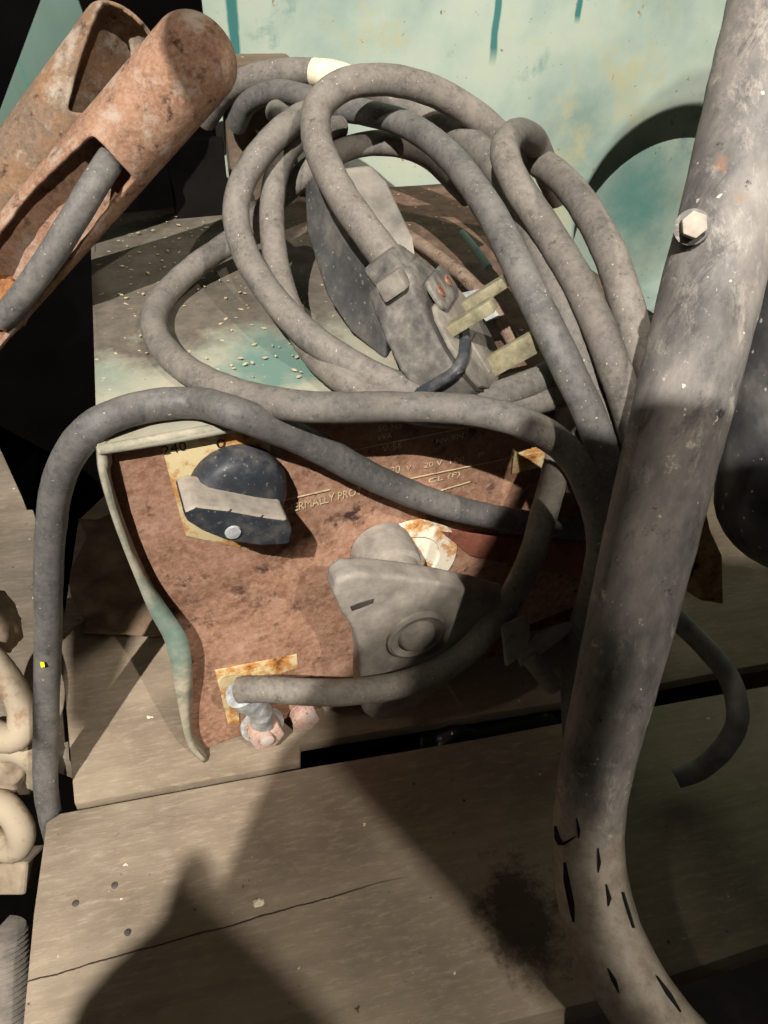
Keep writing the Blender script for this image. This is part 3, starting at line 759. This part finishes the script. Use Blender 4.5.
# ================================================================== TOP LEFT: rusty tubes
def shell(bm, pts, u0, rx, a0, a1, n=28, th=.0016, sc=lambda t: (1, 1)):
    """part-tube (open gutter) along pts from angle a0 to a1, thick-walled"""
    N_ = len(pts); rows = []
    for i, p in enumerate(pts):
        t = (pts[min(i + 1, N_ - 1)] - pts[max(i - 1, 0)]).normalized()
        u = (u0 - t * u0.dot(t)).normalized(); v = t.cross(u)
        k_, e_ = sc(i / (N_ - 1))
        o_, i_ = [], []
        for k in range(n + 1):
            an = a0 + (a1 - a0) * k / n
            d = u * math.cos(an) * k_ + v * math.sin(an) * e_
            o_.append(bm.verts.new(p + d * rx)); i_.append(bm.verts.new(p + d * (rx - th)))
        rows.append((o_, i_))
    for (oa, ia), (ob, ib) in zip(rows, rows[1:]):
        for k in range(n):
            bm.faces.new((oa[k], oa[k+1], ob[k+1], ob[k])); bm.faces.new((ia[k+1], ia[k], ib[k], ib[k+1]))
        bm.faces.new((oa[0], ob[0], ib[0], ia[0])); bm.faces.new((oa[n], ia[n], ib[n], ob[n]))
    for o_, i_ in (rows[0], rows[-1]):
        for k in range(n): bm.faces.new((o_[k], i_[k], i_[k+1], o_[k+1]))
def lerp(a, b, t): return a + (b - a) * t
def view(p): return (CAM - p).normalized()
TR = .0142
h_ = thing('rusty_tube', D(20, 300, .27), 'nearer rusty cut-away tube with a grey rod lying along its open slot', 'tube')
e0, e1 = D(196, 58, .245), D(-40, 330, .275)
ax = (e1 - e0).normalized(); um = view(lerp(e0, e1, .4))
pts = [lerp(e0, e1, i / 30) for i in range(31)]
# rusty inner plate seen through the slot
bm = bmesh.new(); shell(bm, [lerp(e0, e1, .20 + .80 * i / 16) for i in range(17)], um, TR * .97, math.radians(70), math.radians(290), 32, .002, lambda t: (.16, .98))
finish(bm, 'slot_plate', M_RUSTT, h_, angle=50)
def to_px(p):
    q = ROT.transposed() @ (p - CAM); return 384 + FPX * q.x / q.z, 512 + FPX * q.y / q.z
def inside(pt, poly):
    x, y = pt; r = False
    for (x1, y1), (x2, y2) in zip(poly, poly[1:] + poly[:1]):
        if (y1 > y) != (y2 > y) and x < (x2 - x1) * (y - y1) / (y2 - y1) + x1: r = not r
    return r
def cut_tube(name, e0, ax, um, rad, s0, s1, opening, m, parent, dome, nn=120, ns=110):
    """closed round-ended tube with a mouth cut through its near wall"""
    bm = bmesh.new(); v_ = ax.cross(um).normalized(); u_ = v_.cross(ax).normalized(); rows = []
    prof = [(s0 - dome * math.sin(a), rad * math.cos(a)) for a in [math.pi / 2 * (1 - i / 14) for i in range(1, 14)]] if dome else []
    prof += [(s0 + (s1 - s0) * i / ns, rad) for i in range(ns + 1)]
    for h, r in prof:
        rows.append([bm.verts.new(e0 + ax * h + (u_ * math.cos(2*math.pi*k/nn) + v_ * math.sin(2*math.pi*k/nn)) * r * (1 + .012 * noise.noise(Vector((h * 90, 3 * math.cos(2*math.pi*k/nn), 3 * math.sin(2*math.pi*k/nn)))))) for k in range(nn)])
    for A, B in zip(rows, rows[1:]):
        for k in range(nn):
            q = [A[k], A[(k+1) % nn], B[(k+1) % nn], B[k]]
            c = sum((v.co for v in q), Vector()) / 4; n_ = c - (e0 + ax * (c - e0).dot(ax))
            if n_.dot(view(c)) > -.0005 and inside(to_px(c), opening): continue
            bm.faces.new(q)
    if dome:
        try: bm.faces.new(rows[0])
        except ValueError: pass
    bm.verts.ensure_lookup_table()
    for v in [v for v in bm.verts if not v.link_faces]: bm.verts.remove(v)
    for it in range(14):
        mv = {}
        for v in bm.verts:
            nb = [e.other_vert(v).co for e in v.link_edges if e.is_boundary]
            if len(nb) == 2 and (v.co - e0).dot(ax) < s1 - .002: mv[v] = v.co * .5 + (nb[0] + nb[1]) * .25
        for v, c in mv.items(): v.co = c
    o = finish(bm, name, m, parent, angle=50); s = o.modifiers.new('t', 'SOLIDIFY'); s.thickness = .0015; s.offset = -1
    return o
cut_tube('slotted_body', e0, ax, um, TR, 0, (e1 - e0).length, [(91, 133), (134, 178), (124, 192), (84, 244), (46, 290), (10, 334), (-40, 390), (-90, 380), (-40, 300), (-2, 232), (30, 190), (62, 160)], M_RUSTT, h_, .0125, 120, 300)
tube('rod', [D(138, 122, .266), D(120, 147, .256), D(105, 168, .2475), D(90, 192, .245), D(66, 232, .249), D(40, 272, .256), D(16, 304, .264), D(2, 318, .270)], .0046, M_CABLE3, h_, 8, 18, .04)
blob('pivot_lump', D(6, 300, .275), .010, .008, .010, M_RUSTD, h_, .25)
h2 = thing('rusty_tube', D(60, 150, .29), 'farther rusty tube with a ragged open mouth, behind the slotted one', 'tube')
f0, f1 = D(124, 42, .275), D(-30, 245, .30)
ax2 = (f1 - f0).normalized(); um2 = view(lerp(f0, f1, .3))
cut_tube('tube_wall', f0, ax2, um2, .0150, 0, .115, [(66, 112), (78, 62), (92, 18), (110, -12), (150, -14), (178, 30), (170, 90), (130, 114), (96, 114)], M_RUSTG, h2, .010)
# post and dark block behind the coil
bk = prism('wooden_post', [Vector(p) for p in (lambda c: [c + Vector((-.018, 0, 0)), c + Vector((.018, .004, 0)), c + Vector((.018, .03, 0)), c + Vector((-.018, .03, 0))])(D(258, 62, .352))], (0, 0, -.225), M_BLOCK, None, .003, 3)
tag(bk, 'brown wooden post end just behind the taped lead', 'post')
pb = D(196, 140, .335)
bk2 = prism('steel_angle', [pb + Vector(v) for v in ((-.014, 0, 0), (.012, 0, 0), (.012, .006, 0), (-.008, .006, 0), (-.008, .03, 0), (-.014, .03, 0))], (0, 0, -(pb.z - .001)), M_SOIL2, None, .0008)
tag(bk2, 'dark upright steel angle half hidden behind the nearer rusty tube', 'angle iron')

# ================================================================== LEFT: chain links, lumps, sacking
def oval_link(pts_fn, r, name, m, label, group, twist):
    pass
ch = thing('chain', Zp(5, 740, -.05), 'heavy limed chain links heaped at the left beside the front board', 'chain')
def add_link(c, ux, uy, a, b, r):
    pts = [c + ux * math.cos(t) * a + uy * math.sin(t) * b for t in [2 * math.pi * i / 28 for i in range(29)]]
    # straight-sided oval
    bm = bmesh.new(); n_ = 14; rings = []
    for i in range(28):
        t = (pts[i + 1] - pts[i - 1 if i else 27]).normalized(); nz = ux.cross(uy).normalized(); s_ = t.cross(nz)
        rings.append([bm.verts.new(pts[i] + (s_ * math.cos(2*math.pi*k/n_) + nz * math.sin(2*math.pi*k/n_)) * r * (1 + .1 * noise.noise(pts[i] * 90))) for k in range(n_)])
    for i in range(28):
        A, B = rings[i], rings[(i + 1) % 28]
        for k in range(n_): bm.faces.new((A[k], A[(k+1) % n_], B[(k+1) % n_], B[k]))
    return finish(bm, 'link', M_LINK, ch, angle=70)
RT, DN, FW = ROT @ Vector((1, 0, 0)), ROT @ Vector((0, 1, 0)), ROT @ Vector((0, 0, 1))
add_link(D(-14, 692, .315), (RT * .5 + DN * .85 + FW * .1).normalized(), (RT * .8 - DN * .5 + FW * .4).normalized(), .023, .0095, .0062)
add_link(D(2, 826, .335), (DN * .95 + RT * .1 + FW * .3).normalized(), (RT * .9 + FW * -.3).normalized(), .0125, .0105, .0062)
add_link(D(18, 766, .345), (DN * .5 + FW * .6 - RT * .4).normalized(), (RT * .7 + DN * .4 + FW * .2).normalized(), .020, .010, .0060)
tag(blob('stone', D(-2, 758, .345), .020, .016, .016, M_STONE, None, .3), 'tan rounded lump under the chain at the left edge', 'stone')
tag(blob('stone', D(-3, 622, .33), .009, .010, .017, M_STONE, None, .2), 'smooth tan stone above the long pale chain link', 'stone')
tag(prism('wood_offcut', [D(x, y, .36) for x, y in [(-20, 866), (28, 862), (25, 896), (-20, 896)]], FW * .02, M_STONE, None, .002, 3), 'small tan offcut block below the round chain link', 'offcut')
bm = bmesh.new(); rows = []
for i in range(40):
    t = i / 39; c0 = lerp(D(-4, 930, .335), D(2, 1040, .315), t); row = []
    for k in range(12):
        an = math.pi * k / 11; rr = .0125 * (1 + .09 * (i % 2)) * (1 - .12 * t)
        row.append(bm.verts.new(c0 + RT * (math.sin(an) * rr) - FW * (math.cos(an) * rr)))
    rows.append(row)
for A, B in zip(rows, rows[1:]):
    for k in range(11): bm.faces.new((A[k], A[k+1], B[k+1], B[k]))
bm.faces.new(rows[0]); bm.faces.new(rows[-1][::-1])
for A, B in zip(rows, rows[1:]): bm.faces.new((A[0], B[0], B[11], A[11]))
tag(finish(bm, 'ridged_rod', M_GREYK, angle=30), 'grey ridged rod end in the bottom corner beside the front board', 'rod')
# crumpled sacking lying between the hanging lead and the welder
bm = bmesh.new(); gr = []
for j in range(22):
    row = []
    for i in range(26):
        p = Zp(78 + 82 * i / 25 + 8 * math.sin(j * .4), 520 + 118 * j / 21, .004)
        p.z += .012 * abs(noise.noise(Vector((p.x * 28 + p.y * 12, p.y * 20, 4)))) + .006 * noise.noise(p * 60)
        row.append(bm.verts.new(p))
    gr.append(row)
for a, b in zip(gr, gr[1:]):
    for i in range(25): bm.faces.new((a[i], a[i+1], b[i+1], b[i]))
o = finish(bm, 'sacking', M_FLAP, angle=80); s = o.modifiers.new('t', 'SOLIDIFY'); s.thickness = .001
tag(o, 'crumpled brown sacking on the boards left of the welder', 'sacking')

# ================================================================== SMALL BITS
bm = bmesh.new(); rnd = random.Random(3)
def fleck(bm, p, s, up):
    a = rnd.random() * 6.3; u = Vector((math.cos(a), math.sin(a), rnd.uniform(-.2, .2))); v = up.cross(u)
    q = [p + u * s, p + v * s * .5, p - u * s, p - v * s * .55]
    prism_bm(q, up * s * .25, bm=bm)
for i in range(150):
    x, y = rnd.uniform(100, 520), rnd.uniform(190, 385)
    if rnd.random() < .45: x, y = rnd.uniform(120, 240), rnd.uniform(205, 300)
    if rnd.random() < .25: x, y = rnd.uniform(230, 310), rnd.uniform(290, 380)
    p = Zp(x, y, HT + .0008)
    lx, ly, _ = Lc(p)
    if not (LX + .004 < lx < xR - .004 and .0 < ly < .18): continue
    fleck(bm, p, rnd.uniform(.0005, .0012), Vector((0, 0, 1)))
tag(finish(bm, 'rust_flakes', M_PALE, smooth=False), 'pale flakes scattered over the welder\'s dusty top', 'flakes', kind='stuff')
tube_o = tube('plastic_strip', [T(462, 233, .004), T(476, 250, .0045), T(489, 268, .004)], .0016, M_TEAL, None, 4, 8)
tag(tube_o, 'short teal plastic strip lying on the top behind the plug', 'strip')
fo = prism('foil_scrap', [T(462, 294, .004), T(480, 290, .008), T(500, 318, .005), T(486, 322, .003)], (0, 0, .0006), M_SILVER, None, .0002)
tag(fo, 'scrap of crinkled silver foil beside the earth pin', 'foil')
for x, y, s_, mm, lb in ((258, 903, .0020, M_TAPE, 'white paint drip in the middle of the front board'), ):
    tag(blob('paint_drip', Zp(x, y, .0004), s_, s_ * .7, .0006, mm, None, .5, sub=3), lb, 'drip')
for x, y, lb in ((76, 904, 'upper left nail head sunk in the front board'), (128, 933, 'lower nail head sunk in the front board left of its shadow'), (115, 886, 'pale nail head beside two sunk ones in the front board')):
    tag(lathe('nail_head', Zp(x, y, -.0006), (0, 0, 1), [(0, .0014), (.0008, .0013), (.0010, .0008), (.0010, 0)], M_DARKM, None, 14), lb, 'nail', 'nails in the front board')

# ================================================================== LIGHT
def lamp(name, loc, energy, col, size):
    l = bpy.data.lights.new(name, 'POINT'); l.energy = energy; l.color = col; l.shadow_soft_size = size
    o = bpy.data.objects.new(name, l); COL.objects.link(o); o.location = loc; return o
KEY = Vector((-.42, -.66, 1.25)); SEC = Vector((.40, -.80, 1.20))
lamp('key_lamp', KEY, 165.0, (1.0, .955, .90), .007)
lamp('second_lamp', SEC, 58.0, (1.0, .93, .84), .009)
lamp('far_lamp', (-.9, -.35, 1.3), 6.0, (1.0, .90, .76), .02)
# added panels above the view, cut to block the lamps and shape the shade
ZB = .46
def up(p, L): return L + (p - L) * ((L.z - ZB) / (L.z - p.z))
def light_blocker(name, pts, L):
    bm = prism_bm([up(p, L) for p in pts], (0, 0, .012), .001)
    tag(finish(bm, name, M_BLOCK, angle=30), kind='structure')
light_blocker('unseen_blocker', [Zp(60, 1040), Zp(95, 1000), Zp(150, 950), Zp(172, 885), Zp(194, 885), Zp(208, 918), Zp(270, 775), F(330, 690, .03), F(440, 620, .03), F(520, 500, 0), D(690, 455, .185), D(775, 500, .21), Zp(1100, 520), Zp(1000, 900), Zp(600, 1200)], KEY)
_ax = catmull(axis, 6); _ax = [p for p in _ax if p.z < .168 and p.x < .118]
_lf, _rt = [], []
for a, b in zip(_ax, _ax[1:]):
    n_ = (b - a).cross(SEC - a).normalized()
    if n_.x < 0: n_ = -n_
    _lf.append(a - n_ * PR * .55); _rt.append(a + n_ * PR * .85)
_lf, _rt = _lf[::2], _rt[::2]                        # from the bolt end down to the foot
light_blocker('unseen_blocker', [F(400, 690, .03), F(440, 640, .03)] + [p for p in _lf if p.z < .138] + [Zp(545, 1000), Zp(345, 780)], SEC)
light_blocker('unseen_blocker', [Zp(1000, 600), F(620, 540, 0)] + _rt + [Zp(760, 1200), Zp(1000, 900)], SEC)
light_blocker('unseen_blocker', [Yp(x, y, .44) for x, y in [(585, 200), (604, 162), (640, 130), (668, 114), (700, 106), (760, 100), (760, 430), (590, 430)]], SEC)
light_blocker('unseen_blocker', [Zp(x, y) for x, y in [(62, 440), (112, 440), (158, 610), (132, 640), (112, 690), (92, 745), (66, 720)]], KEY)
light_blocker('unseen_blocker', [D(*p, .232) for p in [(158, 44), (168, 20), (196, -6), (224, 2), (222, 30), (215, 60), (212, 100), (200, 112), (188, 105), (172, 80)]], KEY)
light_blocker('unseen_blocker', [Zp(60, 1030), Zp(160, 915), Zp(196, 905), Zp(330, 1030), Zp(380, 1090), Zp(200, 1150)], SEC)
wd = bpy.data.worlds.new('world'); SC.world = wd; wd.use_nodes = True
wd.node_tree.nodes['Background'].inputs[0].default_value = (1.0, .92, .84, 1); wd.node_tree.nodes['Background'].inputs[1].default_value = .03

# ================================================================== CAMERA
cd = bpy.data.cameras.new('camera'); cam = bpy.data.objects.new('camera', cd); COL.objects.link(cam)
cd.sensor_fit = 'VERTICAL'; cd.sensor_height = 24; cd.lens = FPX / 1024 * 24; cd.clip_start = .005; cd.clip_end = 20
cx, cy, cz = ROT.col[0], -ROT.col[1], -ROT.col[2]
M = Matrix((cx, cy, cz)).transposed().to_4x4(); M.translation = CAM
cam.matrix_world = M
SC.camera = cam
vs = SC.view_settings
vs.view_transform = 'Standard'; vs.look = 'None'; vs.gamma = 1; vs.exposure = 0; vs.use_curve_mapping = False
